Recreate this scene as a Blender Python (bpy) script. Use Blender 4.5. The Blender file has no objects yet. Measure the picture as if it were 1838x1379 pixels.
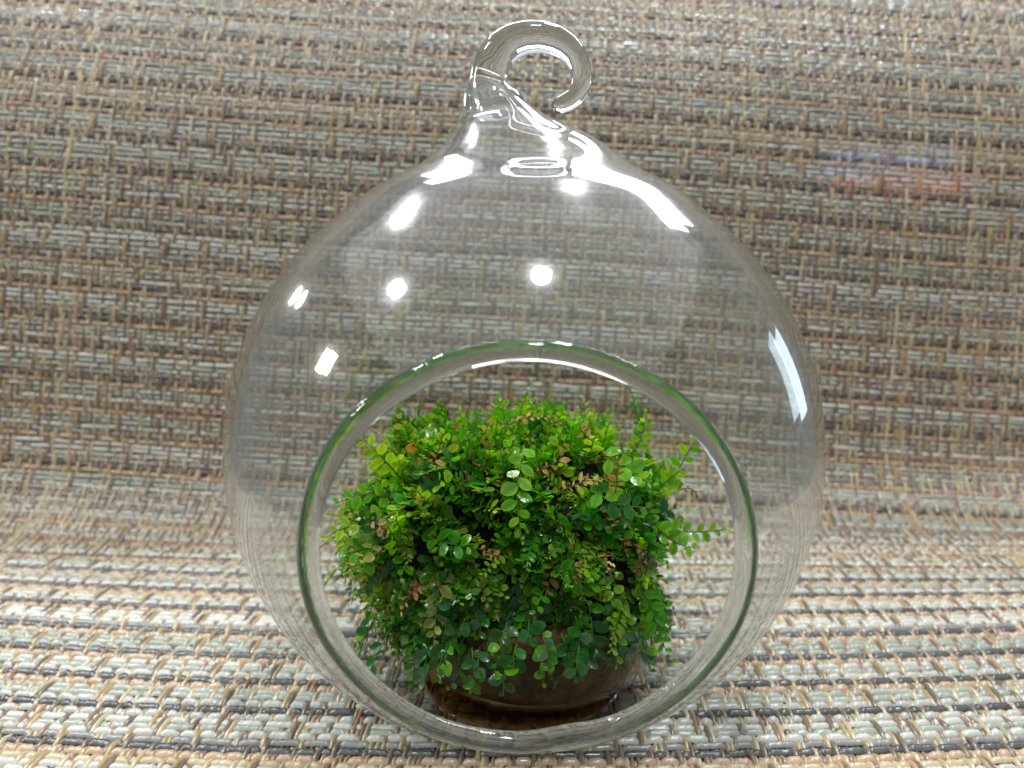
import bpy, bmesh, math, random
import numpy as np
from mathutils import Vector, Matrix
from mathutils import noise as nz_noise

rnd = random.Random(7)
nr = np.random.RandomState(11)
CM = 0.01                      # the scene is laid out in centimetres, built in metres
sc = bpy.context.scene
col = sc.collection

# ------------------------------------------------------------------ camera
F_PX, PITCH, CAM_D, CAM_H = 1442.0, 0.178, 13.808, 8.453
cam_d = bpy.data.cameras.new('camera')
cam = bpy.data.objects.new('camera', cam_d)
col.objects.link(cam)
cam.location = (0, -CAM_D * CM, CAM_H * CM)
cam.rotation_euler = (math.pi / 2 - PITCH, 0, 0)
cam_d.sensor_width = 36.0
cam_d.lens = 36.0 * F_PX / 1838.0
cam_d.clip_start = 0.01
cam_d.clip_end = 50
cam_d.dof.use_dof = True
cam_d.dof.focus_distance = 0.128
cam_d.dof.aperture_fstop = 21.0
sc.camera = cam

# ------------------------------------------------------------------ world, lamps, exposure
sc.view_settings.view_transform = 'Standard'
sc.view_settings.look = 'None'
sc.view_settings.exposure = 0.0
sc.view_settings.gamma = 1.0
world = bpy.data.worlds.new('World')
sc.world = world
world.use_nodes = True
wb = world.node_tree.nodes['Background']
wb.inputs['Color'].default_value = (0.86, 0.94, 1.0, 1)
wb.inputs['Strength'].default_value = 0.24

GLOBE = Vector((0.188, 0, 4.9))


def lamp(name, direction, dist, size, radiance, color, size_y=None):
    d = bpy.data.lights.new(name, 'AREA')
    v = Vector(direction).normalized()
    if size_y:
        d.shape = 'RECTANGLE'
        d.size, d.size_y = size, size_y
        area = size * size_y
    else:
        d.shape = 'DISK'
        d.size = size
        area = math.pi * size * size / 4
    d.energy = radiance * area * math.pi      # an area lamp of this power has this radiance
    d.color = color
    o = bpy.data.objects.new(name, d)
    col.objects.link(o)
    o.location = GLOBE * CM + v * dist
    o.rotation_euler = (-v).to_track_quat('-Z', 'Y').to_euler()
    return o


def colour_glint(name, target, color):
    """narrow coloured light falling on the back of the mat, added to stand in for a coloured reflection"""
    d = bpy.data.lights.new(name, 'AREA')
    d.shape = 'RECTANGLE'
    d.size, d.size_y = 0.040, 0.006
    d.spread = math.radians(1.6)
    d.energy = 0.00075
    d.color = color
    o = bpy.data.objects.new(name, d)
    col.objects.link(o)
    v = Vector((5, -31, 3))
    o.location = (Vector(target) + v) * CM
    o.rotation_euler = (-v).to_track_quat('-Z', 'Y').to_euler()


COOL = (0.92, 0.97, 1.0)
WARM = (1.0, 0.96, 0.88)
lamp('ceiling_downlight', (0.22, 0.41, 0.89), 1.5, 0.15, 230, COOL)
lamp('ceiling_downlight', (-0.45, 0.49, 0.75), 1.6, 0.115, 190, COOL)
lamp('ceiling_downlight', (0.09, -0.26, 0.96), 1.4, 0.145, 150, COOL)
lamp('ceiling_downlight', (-0.61, -0.07, 0.79), 1.5, 0.13, 150, COOL)
lamp('wall_lamp', (-0.91, -0.07, 0.41), 1.5, 0.10, 75, WARM, 0.17)
lamp('wall_lamp', (-0.76, 0.53, 0.38), 1.6, 0.12, 60, WARM)
lamp('ceiling_panel', (0.14, 0.74, 0.64), 1.5, 1.35, 30.0, (0.95, 0.94, 1.0), 0.22)
lamp('side_window', (0.86, 0.50, 0.10), 1.7, 0.22, 4.5, (0.70, 0.88, 1.0), 0.50)
lamp('white_ceiling', (0.0, -0.10, 0.99), 1.9, 4.6, 0.66, (0.95, 0.97, 1.0), 4.2)

colour_glint('blue_glint_beam', (11.9, 11.3, 10.95), (0.18, 0.42, 1.0))  # both beams are added, imitating a sign's reflection on the mat
colour_glint('red_glint_beam', (12.2, 11.2, 10.25), (0.50, 0.10, 0.10))

sc.cycles.max_bounces = 26
sc.cycles.transmission_bounces = 22
sc.cycles.glossy_bounces = 6
sc.cycles.diffuse_bounces = 4
sc.cycles.transparent_max_bounces = 24
sc.cycles.caustics_refractive = False
sc.cycles.caustics_reflective = False
sc.cycles.blur_glossy = 0.3
sc.cycles.use_denoising = True


# ------------------------------------------------------------------ helpers
def at(x, y, Y):
    """point (cm) seen at pixel x,y of the photograph on the upright plane Y"""
    c, s = math.cos(PITCH), math.sin(PITCH)
    a, b = (x - 919) / F_PX, -(y - 689.5) / F_PX
    d = Vector((a, c + b * s, -s + b * c))
    t = (Y + CAM_D) / d.y
    return Vector((0, -CAM_D, CAM_H)) + d * t


def mesh(name, verts, faces, smooth=True):
    me = bpy.data.meshes.new(name)
    v = np.asarray(verts, dtype=np.float32) * CM
    f = np.asarray(faces, dtype=np.int32) if not isinstance(faces, list) else faces
    if isinstance(f, np.ndarray):
        n, k = f.shape
        me.vertices.add(len(v)); me.vertices.foreach_set('co', v.ravel())
        me.loops.add(n * k); me.loops.foreach_set('vertex_index', f.ravel())
        me.polygons.add(n)
        me.polygons.foreach_set('loop_start', np.arange(0, n * k, k, dtype=np.int32))
        me.update(calc_edges=True)
    else:
        me.from_pydata([tuple(p) for p in v], [], faces)
        me.update()
    me.polygons.foreach_set('use_smooth', np.full(len(me.polygons), smooth))
    return me


def obj(name, me, mat, parent=None):
    o = bpy.data.objects.new(name, me)
    col.objects.link(o)
    if mat is not None:
        me.materials.append(mat)
    if parent is not None:
        o.parent = parent
        o.matrix_parent_inverse = Matrix.Translation(-parent.location)
    return o


def thing(name, label, cat, loc):
    o = bpy.data.objects.new(name, None)
    o.empty_display_size = 0.01
    o.location = Vector(loc) * CM
    o['label'] = label
    o['category'] = cat
    col.objects.link(o)
    return o


def nodes(name):
    m = bpy.data.materials.new(name)
    m.use_nodes = True
    nt = m.node_tree
    nt.nodes.clear()
    out = nt.nodes.new('ShaderNodeOutputMaterial')
    return m, nt, out


# ------------------------------------------------------------------ materials
def strand_mat(name, c, rough=0.27):
    m, nt, out = nodes(name)
    p = nt.nodes.new('ShaderNodeBsdfPrincipled')
    tc = nt.nodes.new('ShaderNodeTexCoord')
    n = nt.nodes.new('ShaderNodeTexNoise'); n.inputs['Scale'].default_value = 420; n.inputs['Detail'].default_value = 3
    oi = nt.nodes.new('ShaderNodeObjectInfo')
    add = nt.nodes.new('ShaderNodeMath'); add.operation = 'MULTIPLY_ADD'
    add.inputs[1].default_value = 0.45; add.inputs[2].default_value = 0.0
    mx = nt.nodes.new('ShaderNodeMath'); mx.operation = 'MULTIPLY_ADD'; mx.inputs[1].default_value = 0.55
    nt.links.new(tc.outputs['Object'], n.inputs['Vector'])
    nt.links.new(oi.outputs['Random'], add.inputs[0])
    nt.links.new(n.outputs['Fac'], mx.inputs[0]); nt.links.new(add.outputs[0], mx.inputs[2])
    r = nt.nodes.new('ShaderNodeMapRange'); r.inputs['To Min'].default_value = 0.74; r.inputs['To Max'].default_value = 1.22
    nt.links.new(mx.outputs[0], r.inputs['Value'])
    mul = nt.nodes.new('ShaderNodeMix'); mul.data_type = 'RGBA'; mul.blend_type = 'MULTIPLY'
    mul.inputs[0].default_value = 1.0
    mul.inputs[6].default_value = (*c, 1)
    nt.links.new(r.outputs['Result'], mul.inputs[7])
    nt.links.new(mul.outputs[2], p.inputs['Base Color'])
    p.inputs['Roughness'].default_value = rough
    p.inputs['Specular IOR Level'].default_value = 0.8
    nt.links.new(p.outputs[0], out.inputs['Surface'])
    return m


STR = {
    'slate': strand_mat('slate_vinyl', (0.078, 0.080, 0.080)),
    'white': strand_mat('white_vinyl', (0.54, 0.53, 0.475)),
    'aqua': strand_mat('pale_aqua_vinyl', (0.38, 0.405, 0.34)),
    'peach': strand_mat('peach_vinyl', (0.50, 0.345, 0.225)),
    'lilac': strand_mat('lilac_grey_vinyl', (0.275, 0.265, 0.245)),
    'tan': strand_mat('tan_vinyl', (0.44, 0.315, 0.165)),
    'brown': strand_mat('grey_brown_vinyl', (0.20, 0.15, 0.115)),
    'terra': strand_mat('terracotta_vinyl', (0.31, 0.200, 0.135)),
    'cream': strand_mat('cream_vinyl', (0.54, 0.44, 0.27)),
    'olive': strand_mat('pale_olive_vinyl', (0.38, 0.38, 0.26)),
}

m, nt, out = nodes('mat_gap_shade')  # dark brown put in for the shade seen between the strands
p = nt.nodes.new('ShaderNodeBsdfPrincipled')
n = nt.nodes.new('ShaderNodeTexNoise'); n.inputs['Scale'].default_value = 300
r = nt.nodes.new('ShaderNodeValToRGB')
r.color_ramp.elements[0].color = (0.05, 0.038, 0.028, 1); r.color_ramp.elements[1].color = (0.13, 0.095, 0.065, 1)
nt.links.new(n.outputs['Fac'], r.inputs[0]); nt.links.new(r.outputs[0], p.inputs['Base Color'])
p.inputs['Roughness'].default_value = 0.8
nt.links.new(p.outputs[0], out.inputs['Surface'])
M_GAP_SHADE = m


def thin_glass(name, tint, bump=0.0, f0=0.055):
    """blown glass wall: both faces are modelled, each passes light straight on and mirrors by angle"""
    m, nt, out = nodes(name)
    lw = nt.nodes.new('ShaderNodeLayerWeight'); lw.inputs['Blend'].default_value = 0.5
    po = nt.nodes.new('ShaderNodeMath'); po.operation = 'POWER'; po.inputs[1].default_value = 3.9
    ma = nt.nodes.new('ShaderNodeMath'); ma.operation = 'MULTIPLY_ADD'
    ma.inputs[1].default_value = 0.90; ma.inputs[2].default_value = f0
    nt.links.new(lw.outputs['Facing'], po.inputs[0]); nt.links.new(po.outputs[0], ma.inputs[0])
    t = nt.nodes.new('ShaderNodeBsdfTransparent'); t.inputs['Color'].default_value = (*tint, 1)
    g = nt.nodes.new('ShaderNodeBsdfGlossy'); g.inputs['Roughness'].default_value = 0.015
    g.inputs['Color'].default_value = (0.97, 0.98, 1, 1)
    if bump:
        nz = nt.nodes.new('ShaderNodeTexNoise'); nz.inputs['Scale'].default_value = 45; nz.inputs['Detail'].default_value = 1
        b = nt.nodes.new('ShaderNodeBump'); b.inputs['Strength'].default_value = bump; b.inputs['Distance'].default_value = 0.002
        tc = nt.nodes.new('ShaderNodeTexCoord')
        nt.links.new(tc.outputs['Object'], nz.inputs['Vector'])
        nt.links.new(nz.outputs['Fac'], b.inputs['Height']); nt.links.new(b.outputs[0], g.inputs['Normal'])
    h = nt.nodes.new('ShaderNodeBsdfGlossy'); h.inputs['Roughness'].default_value = 0.16      # rougher gloss lobe added for a soft bloom round lamps
    hm = nt.nodes.new('ShaderNodeMixShader'); hm.inputs[0].default_value = 0.22
    nt.links.new(g.outputs[0], hm.inputs[1]); nt.links.new(h.outputs[0], hm.inputs[2])
    mix = nt.nodes.new('ShaderNodeMixShader')
    nt.links.new(ma.outputs[0], mix.inputs[0]); nt.links.new(t.outputs[0], mix.inputs[1]); nt.links.new(hm.outputs[0], mix.inputs[2])
    nt.links.new(mix.outputs[0], out.inputs['Surface'])
    return m


M_SHELL = thin_glass('clear_blown_glass', (0.975, 0.985, 0.98), 0.06)
M_CUP = thin_glass('clear_dish_glass', (0.93, 0.88, 0.80), 0.04, 0.012)
M_WATER = thin_glass('tea_brown_water', (0.78, 0.60, 0.36), 0.03, 0.03)

m, nt, out = nodes('solid_glass')
g = nt.nodes.new('ShaderNodeBsdfGlass'); g.inputs['IOR'].default_value = 1.47; g.inputs['Roughness'].default_value = 0.0
g.inputs['Color'].default_value = (0.985, 0.995, 0.99, 1)
nz = nt.nodes.new('ShaderNodeTexNoise'); nz.inputs['Scale'].default_value = 130; nz.inputs['Detail'].default_value = 1
b = nt.nodes.new('ShaderNodeBump'); b.inputs['Strength'].default_value = 0.10; b.inputs['Distance'].default_value = 0.001
tc = nt.nodes.new('ShaderNodeTexCoord')
nt.links.new(tc.outputs['Object'], nz.inputs['Vector'])
nt.links.new(nz.outputs['Fac'], b.inputs['Height']); nt.links.new(b.outputs[0], g.inputs['Normal'])
nt.links.new(g.outputs[0], out.inputs['Surface'])
M_GLASS = m


def leaf_mat(name, rough=0.28, trans=0.42):
    m, nt, out = nodes(name)
    at_ = nt.nodes.new('ShaderNodeAttribute'); at_.attribute_name = 'tint'
    nz = nt.nodes.new('ShaderNodeTexNoise'); nz.inputs['Scale'].default_value = 900; nz.inputs['Detail'].default_value = 2
    tc = nt.nodes.new('ShaderNodeTexCoord'); nt.links.new(tc.outputs['Object'], nz.inputs['Vector'])
    mr = nt.nodes.new('ShaderNodeMapRange'); mr.inputs['To Min'].default_value = 0.7; mr.inputs['To Max'].default_value = 1.3
    nt.links.new(nz.outputs['Fac'], mr.inputs['Value'])
    mul = nt.nodes.new('ShaderNodeMix'); mul.data_type = 'RGBA'; mul.blend_type = 'MULTIPLY'; mul.inputs[0].default_value = 1
    nt.links.new(at_.outputs['Color'], mul.inputs[6]); nt.links.new(mr.outputs[0], mul.inputs[7])
    p = nt.nodes.new('ShaderNodeBsdfPrincipled')
    p.inputs['Roughness'].default_value = rough
    p.inputs['Specular IOR Level'].default_value = 0.5
    nt.links.new(mul.outputs[2], p.inputs['Base Color'])
    t = nt.nodes.new('ShaderNodeBsdfTranslucent')
    tm = nt.nodes.new('ShaderNodeMix'); tm.data_type = 'RGBA'; tm.blend_type = 'MULTIPLY'; tm.inputs[0].default_value = 1
    tm.inputs[7].default_value = (1.5, 1.35, 0.6, 1)
    nt.links.new(mul.outputs[2], tm.inputs[6]); nt.links.new(tm.outputs[2], t.inputs['Color'])
    mix = nt.nodes.new('ShaderNodeMixShader'); mix.inputs[0].default_value = trans
    b = nt.nodes.new('ShaderNodeBump'); b.inputs['Strength'].default_value = 0.25; b.inputs['Distance'].default_value = 0.0004
    nt.links.new(nz.outputs['Fac'], b.inputs['Height']); nt.links.new(b.outputs[0], p.inputs['Normal'])
    nt.links.new(p.outputs[0], mix.inputs[1]); nt.links.new(t.outputs[0], mix.inputs[2])
    nt.links.new(mix.outputs[0], out.inputs['Surface'])
    return m


M_LEAF = leaf_mat('wet_moss_leaf', 0.2)
M_DRY = leaf_mat('withered_moss_leaf', 0.55, 0.3)


def soil_mat(name, c0, c1, rough, bump):
    m, nt, out = nodes(name)
    p = nt.nodes.new('ShaderNodeBsdfPrincipled')
    tc = nt.nodes.new('ShaderNodeTexCoord')
    n = nt.nodes.new('ShaderNodeTexNoise'); n.inputs['Scale'].default_value = 380; n.inputs['Detail'].default_value = 6
    nt.links.new(tc.outputs['Object'], n.inputs['Vector'])
    r = nt.nodes.new('ShaderNodeValToRGB')
    r.color_ramp.elements[0].position = 0.3; r.color_ramp.elements[1].position = 0.72
    r.color_ramp.elements[0].color = (*c0, 1); r.color_ramp.elements[1].color = (*c1, 1)
    nt.links.new(n.outputs['Fac'], r.inputs[0]); nt.links.new(r.outputs[0], p.inputs['Base Color'])
    b = nt.nodes.new('ShaderNodeBump'); b.inputs['Strength'].default_value = bump; b.inputs['Distance'].default_value = 0.001
    nt.links.new(n.outputs['Fac'], b.inputs['Height']); nt.links.new(b.outputs[0], p.inputs['Normal'])
    p.inputs['Roughness'].default_value = rough
    p.inputs['Specular IOR Level'].default_value = 0.2
    nt.links.new(p.outputs[0], out.inputs['Surface'])
    return m


M_SOIL = soil_mat('wet_brown_soil', (0.046, 0.027, 0.010), (0.135, 0.080, 0.032), 0.8, 0.7)
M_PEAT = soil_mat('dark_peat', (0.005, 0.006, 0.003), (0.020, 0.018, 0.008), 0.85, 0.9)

# ------------------------------------------------------------------ the woven mat
YAW, FOLD = math.radians(2.6), math.radians(4.0)
TOP = 0.085                                       # crown of the strands above the mat's middle plane
S = np.linspace(-8, 36, 1761)
S0, ARC, TH = 7.4, 4.6, math.radians(82)


def smooth01(t):
    t = np.clip(t, 0, 1)
    return t * t * (3 - 2 * t)


theta = TH * (0.5 * np.clip((S - S0) / ARC, 0, 1) + 0.5 * smooth01((S - S0) / ARC))
theta = theta - math.radians(26) * smooth01((S - S0 - ARC - 6.5) / 8.0)
ds = S[1] - S[0]
PX = S[0] + np.concatenate([[0], np.cumsum(np.cos((theta[1:] + theta[:-1]) / 2)) * ds])
PZ = np.concatenate([[0], np.cumsum(np.sin((theta[1:] + theta[:-1]) / 2)) * ds])


def mat_point(u, v, h):
    """flat mat coordinates (u across, v away, h above the middle plane) -> bent mat in the scene"""
    v = v + (0.035 * u + 0.0045 * u * u) * (1 - smooth01((v - 1) / 9.0))     # the weft bows a little on the flat part
    cf, sf = math.cos(FOLD), math.sin(FOLD)
    pa = u * cf + v * sf
    s = -u * sf + v * cf
    X = np.interp(s, S, PX); Z = np.interp(s, S, PZ); T = np.interp(s, S, theta)
    X = X - np.sin(T) * h; Z = Z + np.cos(T) * h
    x = pa * cf - X * sf
    y = pa * sf + X * cf
    cy, sy = math.cos(YAW), math.sin(YAW)
    # slight natural waviness of the sheet
    z = Z + 0.05 * np.sin(u * 0.31 + 0.6) * np.clip((v + 1) / 14, 0, 1)
    return np.stack([x * cy + y * sy, -x * sy + y * cy, z - TOP], -1)


U_MIN, U_MAX, V_MIN, V_MAX = -18.8, 19.4, -4.8, 29.5
PITCH_U = 0.0865
nwarp = int((U_MAX - U_MIN) / PITCH_U)
wu = U_MIN + (np.arange(nwarp) + 0.5) * PITCH_U + nr.uniform(-0.012, 0.012, nwarp)
rows, v = [], V_MIN
k = 0
cyc = [('slate', .205, .076), ('white', .220, .084), ('aqua', .175, .072), ('aqua', .150, .072), ('peach', .215, .078)]
alt = [('slate', .205, .076), ('lilac', .190, .070), ('white', .185, .074), ('white', .165, .072), ('white', .185, .076), ('peach', .210, .076)]
blk = 0
while v < V_MAX:
    seq = cyc if nr.rand() < 0.62 else alt
    for q, (c, sp, hw) in enumerate(seq):
        cc = c
        z_ = nr.rand()
        if v > 7.5: sp, hw = sp * 0.87, hw * 0.87
        if c == 'slate' and z_ < (0.45 if v > 6 else 0.10): cc = 'lilac' if z_ < .25 else 'terra'
        if c == 'white' and z_ < 0.22: cc = 'aqua'
        if c == 'peach' and z_ < 0.22: cc = 'white'
        if c == 'aqua' and z_ < 0.30: cc = ['lilac', 'cream', 'white'][int(z_ * 10)]
        v += sp * 0.5 * nr.uniform(.95, 1.05)
        rows.append((v, cc, hw * nr.uniform(.93, 1.06), c, blk, q))
        v += sp * 0.5
    blk += 1
nweft = len(rows)
fv = np.array([r[0] for r in rows])
UP = np.zeros((nwarp, nweft), bool)
sets = {'white': (0, 1, 5, 9), 'aqua': (0, 1, 6, 11), 'peach': (2, 3, 4, 8, 12, 13), 'slate': (2, 7, 10), 'lilac': (3, 4, 9, 10)}
sets_up = {'white': (0, 1, 4, 6, 9, 11, 13), 'aqua': (0, 1, 3, 5, 8, 9, 12), 'peach': (2, 3, 6, 8, 10, 11, 13), 'slate': (2, 3, 5, 7, 8, 10, 11, 12), 'lilac': (0, 3, 6, 7, 10, 12, 13)}
ii = np.arange(nwarp)
for j, (v_, cc, hw, base, blk, q) in enumerate(rows):
    off = 7 * (blk % 2) + (0 if blk % 3 else 2)
    UP[:, j] = np.isin((ii + off) % 14, (sets if v_ < 6 else sets_up)[base])
    if base == 'white' and q > 2:
        UP[:, j] = np.isin((ii + off) % 14, (0, 1, 7, 12))
flip = nr.rand(nwarp, nweft) < np.where(fv < 6, 0.03, 0.10)[None, :]
UP ^= flip

floor_row = fv < 6.0                               # rows near enough to show their curve


def ribbon(centre_fn, t, w, hh, side):
    """arched strand: 4 points across, along parameters t; side 0 = warp (runs along v), 1 = weft"""
    n = len(t)
    prof = [(-1.0, -0.9), (-0.55, 0.75), (0.55, 0.75), (1.0, -0.9)]
    a, h = centre_fn(t)
    P = np.zeros((n, 4, 3))
    for k_, (px, ph) in enumerate(prof):
        if side == 0:
            P[:, k_] = mat_point(a + px * w, t, h + ph * hh)
        else:
            P[:, k_] = mat_point(t, a + px * w, h + ph * hh)
    idx = np.arange(n * 4).reshape(n, 4)
    q_ = []
    for k_ in range(3):
        if side == 0:
            q_.append(np.stack([idx[:-1, k_], idx[:-1, k_ + 1], idx[1:, k_ + 1], idx[1:, k_]], -1))
        else:
            q_.append(np.stack([idx[:-1, k_], idx[1:, k_], idx[1:, k_ + 1], idx[:-1, k_ + 1]], -1))
    return P.reshape(-1, 3), np.concatenate(q_)


placemat = thing('woven_placemat', 'pastel and slate striped vinyl mat curving up behind the glass globe', 'woven mat', (0, 4, 0))

WARP_COL = ['tan', 'brown', 'cream', 'terra', 'terra', 'brown', 'cream', 'brown', 'tan', 'olive', 'terra', 'cream', 'brown', 'tan']
WA, FA, WH, FH = 0.040, 0.033, 0.030, 0.046       # heights of the over/under wave and of the strands
centre = np.argsort(np.abs(wu - (U_MIN + U_MAX) / 2))
own = set(centre[:300].tolist())
edgeV, edgeF, edgeM, base = [], [], [], 0
mats_edge = list(STR.keys())
for i in range(nwarp):
    hk = np.where(UP[i], WA, -WA)
    t = [fv[0] - 0.15]; h = [0.0]
    for j in range(nweft):
        if floor_row[j] and j > 0:
            t.append((fv[j] + fv[j - 1]) / 2); h.append((hk[j] + hk[j - 1]) / 2 + (0.010 if hk[j] > 0 and hk[j - 1] > 0 else 0))
        t.append(fv[j]); h.append(hk[j])
    t.append(fv[-1] + 0.15); h.append(0.0)
    t = np.array(t); h = np.array(h)
    wob = 0.014 * np.sin(t * 1.7 + i) + 0.010 * np.sin(t * 4.1 + i * 2.3)
    h = h + nr.uniform(-.007, .007, len(h))
    P, Fq = ribbon(lambda tt: (wu[i] + wob, h), t, 0.044 * nr.uniform(.86, 1.12), WH, 0)
    c = WARP_COL[i % 14]
    if nr.rand() < 0.12: c = ['tan', 'cream', 'terra', 'brown'][nr.randint(4)]
    if i in own:
        obj('warp_strand', mesh('warp_strand', P, Fq), STR[c], placemat)
    else:
        edgeV.append(P); edgeF.append(Fq + base); base += len(P)
        edgeM.append(np.full(len(Fq), mats_edge.index(c)))
if edgeV:
    me = mesh('warp_edges', np.concatenate(edgeV), np.concatenate(edgeF))
    o = obj('warp_edges', me, None, placemat)
    for kx in mats_edge: me.materials.append(STR[kx])
    me.polygons.foreach_set('material_index', np.concatenate(edgeM).astype(np.int32))
    o['kind'] = 'stuff'
for j, (v_, cc, hw, base_c, blk, q) in enumerate(rows):
    hk = np.where(UP[:, j], -FA, FA)
    if floor_row[j]:
        t = np.empty(2 * nwarp - 1); h = np.empty(2 * nwarp - 1)
        t[0::2] = wu; t[1::2] = (wu[1:] + wu[:-1]) / 2
        h[0::2] = hk; h[1::2] = (hk[1:] + hk[:-1]) / 2 + np.where((hk[1:] > 0) & (hk[:-1] > 0), 0.008, 0)
    else:
        t, h = wu.copy(), hk.copy()
    wob = 0.018 * np.sin(t * 0.9 + j * 1.3) + 0.012 * np.sin(t * 2.7 + j * 2.1)
    hw = hw * (1 + 0.07 * np.sin(t * 1.9 + j * 3.7) + nr.uniform(-.09, .09, len(t)))
    h = h + nr.uniform(-.009, .009, len(t))
    P, Fq = ribbon(lambda tt: (v_ + wob, h), t, hw, FH * (0.8 if rows[j][2] < .073 else 1), 1)
    obj('weft_strand', mesh('weft_strand', P, Fq), STR[cc], placemat)
# added dark sheet under the weave, stands for the shade in its gaps
gu = np.linspace(U_MIN, U_MAX, 40); gv = np.linspace(fv[0] - .1, fv[-1] + .1, 160)
G = mat_point(gu[None, :].repeat(160, 0), gv[:, None].repeat(40, 1), np.full((160, 40), -0.13)).reshape(-1, 3)
G2 = mat_point(gu[None, :].repeat(160, 0), gv[:, None].repeat(40, 1), np.full((160, 40), -0.17)).reshape(-1, 3)
idx = np.arange(160 * 40).reshape(160, 40)
q1 = np.stack([idx[:-1, :-1], idx[:-1, 1:], idx[1:, 1:], idx[1:, :-1]], -1).reshape(-1, 4)
obj('gap_shade_sheet', mesh('gap_shade_sheet', np.concatenate([G, G2]), np.concatenate([q1, q1[:, ::-1] + 6400])), M_GAP_SHADE, placemat)

# ------------------------------------------------------------------ the glass globe
terr = thing('glass_terrarium', 'clear round hanging glass globe with hook on top and wide round front opening', 'terrarium', (0.188, 0, 0))
R = 5.0
TAU, PL = -0.12, 4.137
OPN = Vector((0, -math.cos(TAU), math.sin(TAU)))
# rings of the body: (z, centre x, radius), bottom to top
rings = []
for a in np.linspace(-89.5, 33, 104):
    a = math.radians(a)
    z = 4.9 + R * math.sin(a)
    z = 0.5 * ((z + 0.06) + math.sqrt((z - 0.06) ** 2 + 0.02))        # gently flattened foot
    rings.append((z, 0.188, R * math.cos(a)))
EASE = {338: 17, 320: 19, 300: 19, 283: 16, 265: 10, 252: 6, 245: 3}      # the outline is seen in front of the middle plane
neck = [(y_, l_ + EASE.get(y_, 0), r_ - EASE.get(y_, 0)) for y_, l_, r_ in [
    (338, 657, 1226), (320, 691, 1193), (300, 732, 1153), (283, 761, 1124),
    (265, 784, 1100), (252, 799, 1082), (245, 807, 1068), (235, 814.5, 1037), (225, 820.5, 1010), (210, 824, 979), (196, 826, 958), (183, 827.5, 942), (170, 829, 926),
    (156, 831, 912), (146, 833, 904), (138, 835.5, 897), (132, 839, 891), (128, 846, 884), (125.5, 856, 875), (125, 864, 867)]]
ctrl = [rings[-1]] + [(4.9 + R * math.sin(math.radians(a_)), 0.188, R * math.cos(math.radians(a_))) for a_ in (34.5, 36, 37.5, 39, 40.5, 42, 43.5, 45, 46.5, 48)]
for y_, l_, r_ in neck:
    a_, b_ = at(l_, y_, 0), at(r_, y_, 0)
    ctrl.append((a_.z, (a_.x + b_.x) / 2, (b_.x - a_.x) / 2))
ctrl = np.array(ctrl)


def resample(C, n):
    d = np.concatenate([[0], np.cumsum(np.linalg.norm(np.diff(C[:, [0, 2]], axis=0), axis=1))])
    t = np.linspace(0, d[-1], n)
    out_ = np.stack([np.interp(t, d, C[:, k_]) for k_ in range(3)], 1)
    for _ in range(60):
        out_[1:-1] = 0.25 * out_[:-2] + 0.5 * out_[1:-1] + 0.25 * out_[2:]
    return out_


rings += [tuple(r_) for r_ in resample(ctrl, 170)[1:]]
NS = 160
bm = bmesh.new()
ring_v = []
for z, cx, rr in rings:
    ring_v.append([bm.verts.new(Vector((cx + rr * math.cos(2 * math.pi * k_ / NS), rr * math.sin(2 * math.pi * k_ / NS), z))) for k_ in range(NS)])
for a_, b_ in zip(ring_v[:-1], ring_v[1:]):
    for k_ in range(NS):
        bm.faces.new((a_[k_], a_[(k_ + 1) % NS], b_[(k_ + 1) % NS], b_[k_]))
bm.faces.new(ring_v[0][::-1]); bm.faces.new(ring_v[-1])
OC = Vector((0.188, 0, 4.9)) + OPN * PL
bmesh.ops.bisect_plane(bm, geom=bm.verts[:] + bm.edges[:] + bm.faces[:], plane_co=OC, plane_no=OPN, clear_outer=True)
for v_ in bm.verts: v_.co *= CM
bm.normal_update()
me = bpy.data.meshes.new('globe_body'); bm.to_mesh(me); bm.free()
me.polygons.foreach_set('use_smooth', np.full(len(me.polygons), True))
body = obj('globe_body', me, M_SHELL, terr)
sm = body.modifiers.new('wall', 'SOLIDIFY'); sm.thickness = 0.0011; sm.offset = -1; sm.use_rim = False


def sweep(pts, radii, name, mat, parent, ns=28, closed=False, cap=True, flat=1.0, up=None):
    """tube through pts (Vectors, cm) with a radius at each"""
    n = len(pts)
    V, Fc = [], []
    nrm = Vector(up) if up else Vector((0, 1, 0))
    for i_ in range(n):
        if closed:
            t_ = pts[(i_ + 1) % n] - pts[i_ - 1]
        else:
            t_ = pts[min(i_ + 1, n - 1)] - pts[max(i_ - 1, 0)]
        t_.normalize()
        a_ = (nrm - t_ * nrm.dot(t_)).normalized()
        b_ = t_.cross(a_)
        for k_ in range(ns):
            an = 2 * math.pi * k_ / ns
            V.append(pts[i_] + radii[i_] * (a_ * (math.cos(an) * flat) + b_ * math.sin(an)))
    m_ = n if closed else n - 1
    for i_ in range(m_):
        for k_ in range(ns):
            j_ = (i_ + 1) % n
            Fc.append((i_ * ns + k_, j_ * ns + k_, j_ * ns + (k_ + 1) % ns, i_ * ns + (k_ + 1) % ns))
    if not closed and cap:
        Fc.append(tuple(range(ns)))
        Fc.append(tuple((n - 1) * ns + k_ for k_ in range(ns))[::-1])
    me_ = mesh(name, V, Fc)
    bm_ = bmesh.new(); bm_.from_mesh(me_); bmesh.ops.recalc_face_normals(bm_, faces=bm_.faces[:]); bm_.to_mesh(me_); bm_.free()
    me_.polygons.foreach_set('use_smooth', np.full(len(me_.polygons), True))
    return obj(name, me_, mat, parent)


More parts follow.
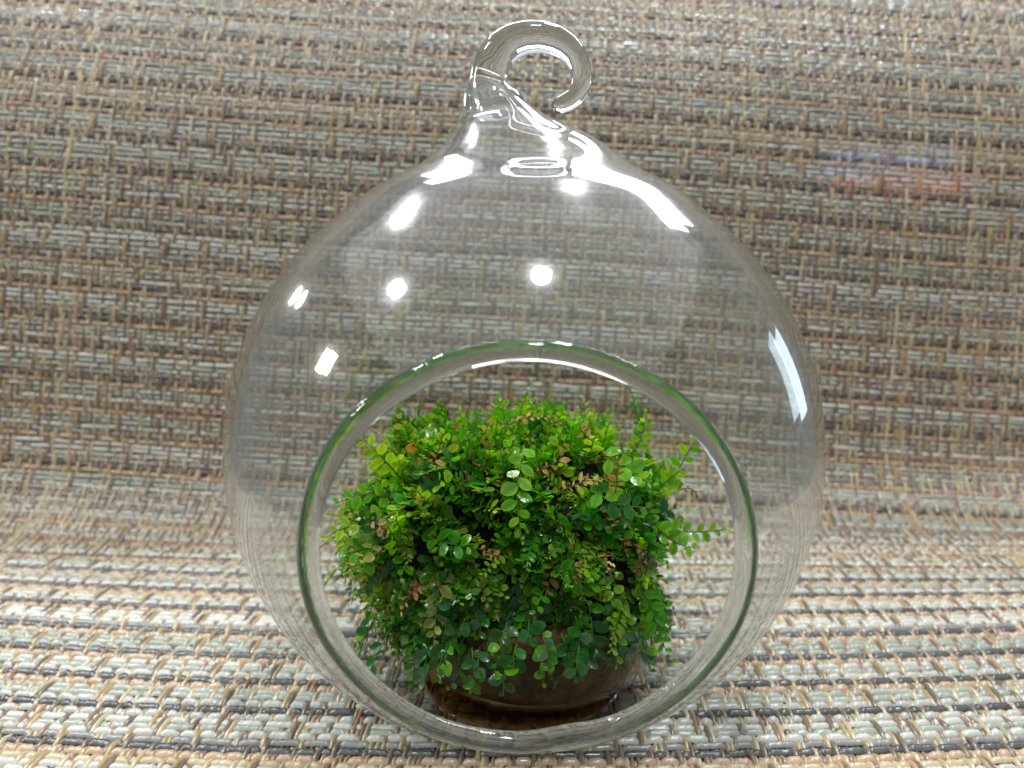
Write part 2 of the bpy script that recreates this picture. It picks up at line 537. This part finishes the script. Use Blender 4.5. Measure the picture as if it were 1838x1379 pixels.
# fire-polished lip round the opening
e1 = Vector((1, 0, 0)); e2 = OPN.cross(e1)
RO = math.sqrt(R * R - PL * PL)
lip, lr = [], []
for k_ in range(200):
    an = 2 * math.pi * k_ / 200
    wob = 0.007 * math.sin(3 * an + 1) + 0.004 * math.sin(7 * an)
    bumpy = -0.06 * math.exp(-((an - 1.36) / 0.15) ** 2)
    lip.append(OC + (RO - 0.02 + wob + bumpy) * (e1 * math.cos(an) + e2 * -math.sin(an)) + OPN * 0.03)
    lr.append(0.142 + 0.008 * math.sin(2 * an + .5) + 0.006 * math.sin(5 * an))
sweep(lip, lr, 'opening_lip', M_GLASS, terr, 24, closed=True, up=OPN)

# solid glass hook, its root fused behind the rounded top of the neck
hp = [(893, 216, 3, .0), (893, 214, 22, .0), (892, 209, 44, .0), (890, 201, 56, .0), (886, 190, 54, .0), (880, 176, 46, .0), (876, 160, 38, .0), (875, 146, 34, .0), (878, 129, 33.5, .0), (884, 111, 33.5, 0), (897, 91, 31.5, 0), (918, 75, 29.5, 0), (944, 67, 28, 0),
      (970, 66, 27, 0), (996, 72, 25.5, 0), (1017, 84, 23.5, 0), (1033, 101, 21, 0), (1042, 121, 19, 0), (1045, 142, 18, 0), (1041, 160, 17.5, 0), (1031, 175, 17, 0), (1018, 184, 16.6, 0), (1007, 188, 15.5, 0), (999, 189.5, 13, 0), (994, 190, 9.5, 0), (991, 190.2, 6, 0), (989.6, 190.4, 2.5, 0), (989.2, 190.5, .3, 0)]
A = np.array([[*at(x_, y_, Y_), (at(x_ + r_, y_, Y_) - at(x_, y_, Y_)).length] for x_, y_, r_, Y_ in hp])
d = np.concatenate([[0], np.cumsum(np.linalg.norm(np.diff(A[:, :3], axis=0), axis=1))])
t = np.linspace(0, d[-1], 170)
A = np.stack([np.interp(t, d, A[:, k_]) for k_ in range(4)], 1)
for _ in range(6): A[1:-1] = 0.25 * A[:-2] + 0.5 * A[1:-1] + 0.25 * A[2:]
sweep([Vector(a_[:3]) for a_ in A], [float(a_[3]) for a_ in A], 'hanging_hook', M_GLASS, terr, 48)

# ------------------------------------------------------------------ tea-brown water in the globe's foot, dish of soil
def lathe(profile, name, mat, parent, cx, cy, ns=72, wob=0.0):
    V, Fc = [], []
    for rr, z in profile:
        for k_ in range(ns):
            an = 2 * math.pi * k_ / ns
            w_ = 1 + wob * (math.sin(3 * an + z) + 0.6 * math.sin(8 * an + 2 * z))
            V.append((cx + rr * w_ * math.cos(an), cy + rr * w_ * math.sin(an), z))
    for i_ in range(len(profile) - 1):
        for k_ in range(ns):
            Fc.append((i_ * ns + k_, i_ * ns + (k_ + 1) % ns, (i_ + 1) * ns + (k_ + 1) % ns, (i_ + 1) * ns + k_))
    Fc.append(tuple(range(ns))[::-1]); Fc.append(tuple((len(profile) - 1) * ns + k_ for k_ in range(ns)))
    me_ = mesh(name, V, Fc)
    return obj(name, me_, mat, parent)


w = lathe([(0.6, 0.215), (1.3, 0.30), (1.62, 0.40), (1.80, 0.47), (1.83, 0.485), (1.75, 0.48), (1.0, 0.478)], 'brown_water', M_WATER, None, 0.188, 0, 64)
w['label'] = 'shallow tea-brown water lying in the foot of the glass globe'; w['category'] = 'water'; w['kind'] = 'thing'

DX, DY = 0.44, 0.60
dish = thing('soil_dish', 'low clear dish full of dark brown soil, under the moss clump', 'dish', (DX, DY, 0.4))
lathe([(1.5, 0.52), (1.78, 0.56), (1.95, 0.68), (2.03, 0.90), (2.07, 1.25), (2.09, 1.85), (1.9, 1.95), (1.0, 2.0)], 'soil', M_SOIL, dish, DX, DY, 72, 0.008)
lathe([(1.55, 0.44), (1.90, 0.50), (2.08, 0.64), (2.16, 0.88), (2.19, 1.25), (2.20, 1.90), (2.17, 1.90), (2.14, 1.25), (2.11, 0.89), (2.03, 0.67), (1.88, 0.54), (1.54, 0.49)], 'dish_wall', M_CUP, dish, DX, DY, 96)

# ------------------------------------------------------------------ the moss
moss = thing('moss_clump', 'dense cushion of green leafy moss with a few withered brown sprigs', 'moss', (0.2, 0.7, 1.6))
MC = Vector((-0.11, 0.80, 2.90))
AX = Vector((2.98, 2.18, 2.08))

GREENS = [(0.070, 0.340, 0.007), (0.042, 0.260, 0.009), (0.140, 0.410, 0.012), (0.021, 0.165, 0.014), (0.235, 0.460, 0.026), (0.011, 0.100, 0.018)]
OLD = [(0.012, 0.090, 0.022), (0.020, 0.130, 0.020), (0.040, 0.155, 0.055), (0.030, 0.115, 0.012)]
OLIVE = [(0.175, 0.28, 0.026), (0.24, 0.30, 0.048)]
DRY = [(0.46, 0.26, 0.075), (0.36, 0.19, 0.055), (0.56, 0.38, 0.16), (0.25, 0.12, 0.045)]


def surf(d, bump=True):
    """point of the cushion's uneven surface in direction d"""
    d = d.normalized()
    k_ = 1.0 / (abs(d.x / AX.x) ** 2.9 + abs(d.y / AX.y) ** 2.9 + abs(d.z / AX.z) ** 2.9) ** (1 / 2.9)
    if bump:
        k_ *= 1 + 0.10 * math.sin(5.1 * d.x + 2.3 * d.z + 1.1) * math.cos(4.3 * d.y + 3.1 * d.z) + 0.045 * math.sin(11 * d.x - 7 * d.z + 2 * d.y)
    return MC + d * k_


def leaf_geo(base_p, axis, nrm, L, W, cup, curl, dry=False):
    """rounded, pointed-tip leaf blade with a folded midrib"""
    side = axis.cross(nrm).normalized()
    nrm = side.cross(axis).normalized()
    V, Fc = [], []
    stations = [(0.0, 0.12), (0.18, 0.60), (0.42, 0.97), (0.64, 0.98), (0.84, 0.66), (0.95, 0.30), (1.0, 0.03)]
    for (s_, w_) in stations:
        w2 = w_ * W * 0.5
        z_ = curl * L * s_ * s_
        for q_ in (-1, 0, 1):
            jit = rnd.uniform(-.24, .24) * W if dry else 0
            lift = cup * W * (q_ * q_) * w_ * w_
            V.append(base_p + axis * (s_ * L) + side * (q_ * w2) + nrm * (z_ + lift + jit))
    for i_ in range(len(stations) - 1):
        for q_ in range(2):
            a_ = i_ * 3 + q_
            Fc.append((a_, a_ + 1, a_ + 4, a_ + 3))
    return V, Fc


def stem_geo(P, r0, r1, ns=4):
    V, Fc = [], []
    n = len(P)
    for i_ in range(n):
        t_ = (P[min(i_ + 1, n - 1)] - P[max(i_ - 1, 0)]).normalized()
        a_ = t_.orthogonal().normalized(); b_ = t_.cross(a_)
        r_ = r0 + (r1 - r0) * i_ / (n - 1)
        for k_ in range(ns):
            an = 2 * math.pi * k_ / ns
            V.append(P[i_] + r_ * (a_ * math.cos(an) + b_ * math.sin(an)))
    for i_ in range(n - 1):
        for k_ in range(ns):
            Fc.append((i_ * ns + k_, i_ * ns + (k_ + 1) % ns, (i_ + 1) * ns + (k_ + 1) % ns, (i_ + 1) * ns + k_))
    return V, Fc


def tinted(name, parts, mat, parent, kind=None):
    """parts: list of (verts, faces, colour) joined in one mesh"""
    V, Fc, C = [], [], []
    for v_, f_, c_ in parts:
        o_ = len(V)
        V.extend(v_)
        if len(v_) == 21:                         # a blade: paler margin, darker beside the midrib
            for w_ in range(21):
                g_ = 0.82 if w_ % 3 == 1 else 1.22
                C.append((c_[0] * g_ * (1.12 if g_ > 1 else 1), c_[1] * g_, c_[2] * g_))
        else:
            C.extend([c_] * len(v_))
        Fc.extend(tuple(a_ + o_ for a_ in q_) for q_ in f_)
    me_ = mesh(name, V, np.array(Fc, dtype=np.int32))
    ca = me_.color_attributes.new('tint', 'FLOAT_COLOR', 'POINT')
    arr = np.ones((len(V), 4), dtype=np.float32); arr[:, :3] = np.array(C)
    ca.data.foreach_set('color', arr.ravel())
    o = obj(name, me_, mat, parent)
    if kind: o['kind'] = kind
    return o


def jitter(c, s=0.16):
    k_ = rnd.uniform(1 - s, 1 + s)
    return (c[0] * k_ * rnd.uniform(.85, 1.18), c[1] * k_, c[2] * k_ * rnd.uniform(.8, 1.25))


def shoot(P, face, size, pal, dry=False, gap=0.15, tip_bright=True, slim=1.0):
    """one leafy shoot along the polyline P; returns stem part and leaf parts"""
    A = np.array([list(p_) for p_ in P])
    d = np.concatenate([[0], np.cumsum(np.linalg.norm(np.diff(A, axis=0), axis=1))])
    Ltot = d[-1]
    stem_c = jitter(rnd.choice([(0.16, 0.30, 0.03), (0.12, 0.26, 0.03), (0.20, 0.22, 0.05)])) if not dry else jitter((0.20, 0.09, 0.03))
    stem = (*stem_geo([Vector(p_) for p_ in P], 0.017 * (size / .27) ** .5, 0.010), stem_c)
    leaves = []
    own_c = rnd.choice(pal)
    t_, k_ = gap * 0.6, 0
    while t_ < Ltot + gap * 0.2:
        tt = min(t_, Ltot - 1e-4)
        pos = Vector([np.interp(tt, d, A[:, q_]) for q_ in range(3)])
        pos2 = Vector([np.interp(min(tt + 0.03, Ltot), d, A[:, q_]) for q_ in range(3)])
        pos1 = Vector([np.interp(max(tt - 0.03, 0), d, A[:, q_]) for q_ in range(3)])
        tan = (pos2 - pos1).normalized()
        f_ = (face - tan * face.dot(tan))
        f_ = f_.normalized() if f_.length > 1e-3 else tan.orthogonal().normalized()
        sd = tan.cross(f_).normalized() * (1 if k_ % 2 else -1)
        u_ = tt / Ltot
        sz = size * (0.78 + 0.5 * math.sin(math.pi * min(1, u_ * 0.92 + 0.15))) * rnd.uniform(.82, 1.15)
        if u_ > 0.82: sz *= 0.72
        if dry: sz *= rnd.uniform(.40, 1.0)
        ang = rnd.uniform(0.35, 0.75) + 0.45 * max(0, u_ - 0.6)
        tw = rnd.uniform(-0.35, 0.6)
        ax_ = (sd * math.cos(ang) + tan * math.sin(ang) + f_ * (0.22 + tw * .8)).normalized()
        nr_ = (f_ + sd * rnd.uniform(-.4, .4) + tan * rnd.uniform(-.45, .35) - ax_ * 0.2).normalized()
        c_ = jitter(own_c if rnd.random() < .8 else rnd.choice(pal), .13)
        if tip_bright and not dry and u_ > 0.75:
            c_ = (c_[0] * 1.35 + 0.03, c_[1] * 1.2 + 0.03, c_[2] * 1.0)
        if not dry and rnd.random() < 0.012:
            c_ = jitter(rnd.choice(DRY[:2] + OLIVE))
        v_, fc_ = leaf_geo(pos, ax_, nr_, sz, sz * slim * (rnd.uniform(.62, .84) if not dry else rnd.uniform(.32, .66)), rnd.uniform(-.12, .22), rnd.uniform(-.38, .16), dry)
        leaves.append((v_, fc_, c_))
        t_ += gap * rnd.uniform(.8, 1.25); k_ += 1
    return stem, leaves


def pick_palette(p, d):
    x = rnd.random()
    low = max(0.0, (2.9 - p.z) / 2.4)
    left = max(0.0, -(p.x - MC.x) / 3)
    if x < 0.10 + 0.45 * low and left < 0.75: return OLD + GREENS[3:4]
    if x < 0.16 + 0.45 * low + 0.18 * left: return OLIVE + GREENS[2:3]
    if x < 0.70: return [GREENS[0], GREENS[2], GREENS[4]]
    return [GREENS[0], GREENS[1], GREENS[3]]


shoots = []          # (stem, leaves, facing score, dry)
CAMP = Vector((0, -CAM_D, CAM_H))


def add_shoot(P, face, size, pal, dry=False, gap=0.15, hero=0.0, slim=1.0):
    st, lv = shoot(P, face, size, pal, dry, gap, True, slim)
    tip = P[-1]
    facing = face.normalized().dot((CAMP - tip).normalized())
    shoots.append((st, lv, facing + hero + rnd.uniform(0, .25), dry))


N = 2000
ga = math.pi * (3 - math.sqrt(5))
for k_ in range(N):
    z_ = 1 - 1.75 * (k_ + 0.5) / N
    r_ = math.sqrt(max(0, 1 - z_ * z_))
    d = Vector((r_ * math.cos(k_ * ga), r_ * math.sin(k_ * ga), z_))
    d = (d + Vector((rnd.uniform(-.09, .09), rnd.uniform(-.09, .09), rnd.uniform(-.09, .09)))).normalized()
    if d.y > 0.55 and rnd.random() < 0.6: continue
    p0 = surf(d)
    if p0.z < 0.95 or (p0.z < 1.5 and d.y > 0.1): continue
    n_ = Vector((d.x / AX.x ** 1.3, d.y / AX.y ** 1.3, d.z / AX.z ** 1.3)).normalized()
    if nz_noise.noise(p0 * 1.25) < -0.30 and rnd.random() < 0.6: continue      # hollows between the tufts
    tangent = Vector((rnd.gauss(0, 1), rnd.gauss(0, 1), rnd.gauss(0, 1)))
    tangent -= n_ * tangent.dot(n_); tangent.normalize()
    up = max(0, n_.z)
    g = Vector((0, 0, 0.35 * up - 0.85 * (1 - up) * rnd.uniform(.2, 1.2)))
    dirv = (n_ * (0.42 + 0.35 * up) + tangent * rnd.uniform(.35, .85) + g).normalized()
    L = rnd.uniform(0.55, 1.15)
    start = p0 - n_ * rnd.uniform(.30, .62) - dirv * 0.25 * L
    P = [start]
    steps = 7
    cur = dirv.copy()
    for q_ in range(steps):
        cur = (cur + Vector((0, 0, -0.10 * (1 - up))) + Vector((rnd.gauss(0, .07), rnd.gauss(0, .07), rnd.gauss(0, .07)))).normalized()
        P.append(P[-1] + cur * L / steps)
    dry = rnd.random() < 0.10
    fc = (n_ * 0.75 + Vector((0, -0.05, 0.62)) + Vector((rnd.gauss(0, .25), rnd.gauss(0, .25), rnd.gauss(0, .25)))).normalized()
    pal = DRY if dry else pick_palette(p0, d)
    kind_ = rnd.random()
    if kind_ < 0.30:                               # feathery young frond: narrow leaves set close
        add_shoot(P, fc, rnd.uniform(.12, .17), pal, dry, rnd.uniform(.045, .06), 0, .6)
    elif kind_ < 0.62:
        add_shoot(P, fc, rnd.uniform(.13, .18), pal, dry, rnd.uniform(.065, .09))
    else:
        add_shoot(P, fc, rnd.uniform(.18, .24), pal, dry, rnd.uniform(.09, .12))


def long_shoot(px, depth, size, pal, gap=0.15, dry=False, face=(0, -0.9, 0.45)):
    """a shoot standing clear of the cushion, through photograph points at given depths"""
    pts_ = [at(x_, y_, Y_) for (x_, y_), Y_ in zip(px, depth)]
    A = np.array([list(p_) for p_ in pts_])
    tt = np.linspace(0, len(pts_) - 1, 12)
    B = np.stack([np.interp(tt, np.arange(len(pts_)), A[:, q_]) for q_ in range(3)], 1)
    for _ in range(2): B[1:-1] = .25 * B[:-2] + .5 * B[1:-1] + .25 * B[2:]
    add_shoot([Vector(b_) for b_ in B], Vector(face), size * 0.74, pal, dry, gap * 0.72, hero=0.6, slim=.88)


YG = [GREENS[2], GREENS[4], GREENS[0]]
long_shoot([(1125, 830), (1150, 780), (1140, 730), (1130, 690)], [1.0, 1.0, 1.0, 1.0], .13, [GREENS[1], GREENS[3]], .09)
long_shoot([(1120, 840), (1150, 790), (1162, 735)], [.8, .8, .8], .22, YG, .13)
long_shoot([(1180, 900), (1215, 850), (1240, 800), (1262, 775)], [.3, .2, .1, 0], .24, YG, .17)
long_shoot([(1170, 950), (1220, 955), (1265, 955), (1305, 950)], [-.2, -.3, -.3, -.2], .26, YG, .16)
long_shoot([(1160, 930), (1210, 975), (1250, 985)], [-.4, -.5, -.6], .28, OLIVE + YG, .15)
long_shoot([(720, 860), (690, 825), (660, 795), (640, 785)], [-.2, -.4, -.4, -.4], .34, YG, .15)
long_shoot([(720, 900), (680, 890), (650, 885), (600, 905)], [-.5, -.7, -.8, -.8], .27, YG, .15)
long_shoot([(720, 930), (660, 935), (610, 950), (585, 965)], [-.6, -.9, -1.0, -1.0], .29, YG, .16)
long_shoot([(720, 980), (660, 985), (615, 995)], [-.7, -1.0, -1.1], .30, YG + OLIVE, .15)
long_shoot([(735, 1020), (690, 1040), (640, 1060)], [-.7, -.9, -.9], .24, OLIVE + YG, .15)
long_shoot([(720, 1080), (740, 1130), (745, 1190), (740, 1245)], [-.8, -1.0, -1.1, -1.1], .24, [(0.13, 0.42, 0.015), (0.09, 0.34, .015)], .13)
long_shoot([(800, 1020), (785, 1060), (782, 1110), (778, 1150)], [-1.25, -1.4, -1.45, -1.45], .30, OLIVE + [(0.24, .30, .08)], .17, False, (-.1, -1, .25))
long_shoot([(940, 800), (930, 850), (928, 910), (935, 960)], [-.85, -1.2, -1.4, -1.45], .34, [GREENS[0], GREENS[2]], .17, False, (0, -1, .5))
long_shoot([(945, 1130), (970, 1165), (985, 1200), (998, 1232)], [-1.2, -1.45, -1.5, -1.5], .15, [GREENS[1], GREENS[3]], .15)
long_shoot([(1055, 1080), (1062, 1115), (1064, 1150), (1070, 1190)], [-1.2, -1.45, -1.5, -1.5], .30, [GREENS[1], GREENS[0], GREENS[3]], .17, False, (0, -1, .3))
long_shoot([(1140, 1040), (1170, 1090), (1180, 1130), (1205, 1190)], [-.9, -1.1, -1.1, -1.1], .26, [GREENS[1], GREENS[0]], .15, False, (.2, -1, .3))
long_shoot([(1060, 870), (1095, 905), (1140, 910), (1165, 912)], [-1.1, -1.3, -1.3, -1.2], .30, [GREENS[0], GREENS[2], GREENS[3]], .16, False, (0, -1, .6))
long_shoot([(1080, 810), (1110, 835), (1150, 860), (1172, 872)], [-.7, -.9, -1.0, -1.0], .30, [GREENS[0], GREENS[2]], .17, False, (0.1, -1, .7))
long_shoot([(880, 800), (905, 770), (905, 730), (890, 715)], [0.6, .5, .5, .5], .26, YG, .12, False, (-.2, -.6, .8))
long_shoot([(820, 850), (800, 810), (790, 780)], [-.3, -.4, -.3], .28, YG, .14)
long_shoot([(1000, 1020), (1040, 1045), (1090, 1050)], [-1.35, -1.5, -1.5], .28, [GREENS[0], GREENS[1]], .15, False, (0, -1, .5))
long_shoot([(760, 960), (800, 975), (850, 985)], [-1.2, -1.4, -1.5], .32, [GREENS[0], (0.05, .30, .012)], .14, False, (0, -1, .7))
# fringe hanging over the dish
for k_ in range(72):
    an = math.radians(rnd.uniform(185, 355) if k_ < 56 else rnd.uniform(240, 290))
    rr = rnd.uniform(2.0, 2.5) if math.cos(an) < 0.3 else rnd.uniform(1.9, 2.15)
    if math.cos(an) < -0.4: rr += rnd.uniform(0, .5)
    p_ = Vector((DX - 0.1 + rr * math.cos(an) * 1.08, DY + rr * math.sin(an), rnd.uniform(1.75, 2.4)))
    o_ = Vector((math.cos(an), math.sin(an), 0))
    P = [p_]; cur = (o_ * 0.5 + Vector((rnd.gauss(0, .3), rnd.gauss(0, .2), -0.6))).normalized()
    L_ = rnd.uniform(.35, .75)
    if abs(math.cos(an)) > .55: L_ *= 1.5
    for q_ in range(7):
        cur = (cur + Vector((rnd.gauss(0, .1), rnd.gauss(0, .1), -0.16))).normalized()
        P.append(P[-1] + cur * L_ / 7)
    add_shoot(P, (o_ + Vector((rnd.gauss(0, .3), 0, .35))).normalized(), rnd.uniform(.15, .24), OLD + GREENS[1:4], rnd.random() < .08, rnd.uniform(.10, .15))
# withered sprigs
long_shoot([(900, 770), (940, 748), (985, 750), (1015, 768)], [.1, 0, 0, 0], .20, DRY[:2], .08, True, (0, -.5, 1))
long_shoot([(775, 850), (782, 825), (790, 800)], [-.6, -.7, -.7], .24, DRY, .10, True)
long_shoot([(960, 850), (1000, 830), (1020, 805)], [-.9, -1.0, -.9], .26, OLIVE + DRY[:2], .13, True)
long_shoot([(1010, 880), (1060, 860), (1085, 870)], [-1.1, -1.2, -1.1], .24, DRY, .09, True)
long_shoot([(1105, 885), (1108, 850), (1110, 820)], [-1.2, -1.2, -1.1], .22, DRY[:2], .13, True)
long_shoot([(720, 1060), (770, 1045), (800, 1030)], [-1.1, -1.3, -1.35], .24, DRY[1:], .10, True)
long_shoot([(860, 985), (885, 995), (895, 1005)], [-1.6, -1.65, -1.65], .20, DRY[:1], .07, True)
long_shoot([(660, 930), (690, 950), (700, 960)], [-1.0, -1.1, -1.1], .26, DRY, .10, True)
long_shoot([(1060, 790), (1040, 770), (1050, 765)], [0, 0, 0], .24, DRY, .09, True)
long_shoot([(1215, 880), (1240, 875), (1258, 898)], [-.1, -.1, -.1], .14, DRY[3:], .10, True)

order = sorted(range(len(shoots)), key=lambda a_: -shoots[a_][2])
leaf_left = 300
dense, dense_dry = [], []
for a_ in order:
    st, lv, sco, dry = shoots[a_]
    if leaf_left >= len(lv) > 3:
        so = tinted('withered_shoot' if dry else 'moss_shoot', [st], M_DRY if dry else M_LEAF, moss)
        for l_ in lv:
            tinted('leaf', [l_], M_DRY if dry else M_LEAF, so)
        leaf_left -= len(lv)
    else:
        (dense_dry if dry else dense).append(st)
        (dense_dry if dry else dense).extend(lv)
tinted('dense_foliage', dense, M_LEAF, moss, 'stuff')
if dense_dry: tinted('withered_foliage', dense_dry, M_DRY, moss, 'stuff')

# dark peaty heart of the cushion
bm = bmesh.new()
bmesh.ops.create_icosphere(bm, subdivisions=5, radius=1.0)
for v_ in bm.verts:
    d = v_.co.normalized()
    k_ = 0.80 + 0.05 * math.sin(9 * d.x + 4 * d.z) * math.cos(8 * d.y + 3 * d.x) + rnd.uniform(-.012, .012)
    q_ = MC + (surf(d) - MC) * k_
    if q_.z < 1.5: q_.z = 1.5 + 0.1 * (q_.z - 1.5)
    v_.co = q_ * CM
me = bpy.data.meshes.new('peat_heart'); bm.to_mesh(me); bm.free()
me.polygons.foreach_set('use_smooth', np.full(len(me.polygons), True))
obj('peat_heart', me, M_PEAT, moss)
print('TRIS', sum(len(o.data.loops) - 2 * len(o.data.polygons) for o in col.objects if o.type == 'MESH'), 'leaves', sum(len(s_[1]) for s_ in shoots))
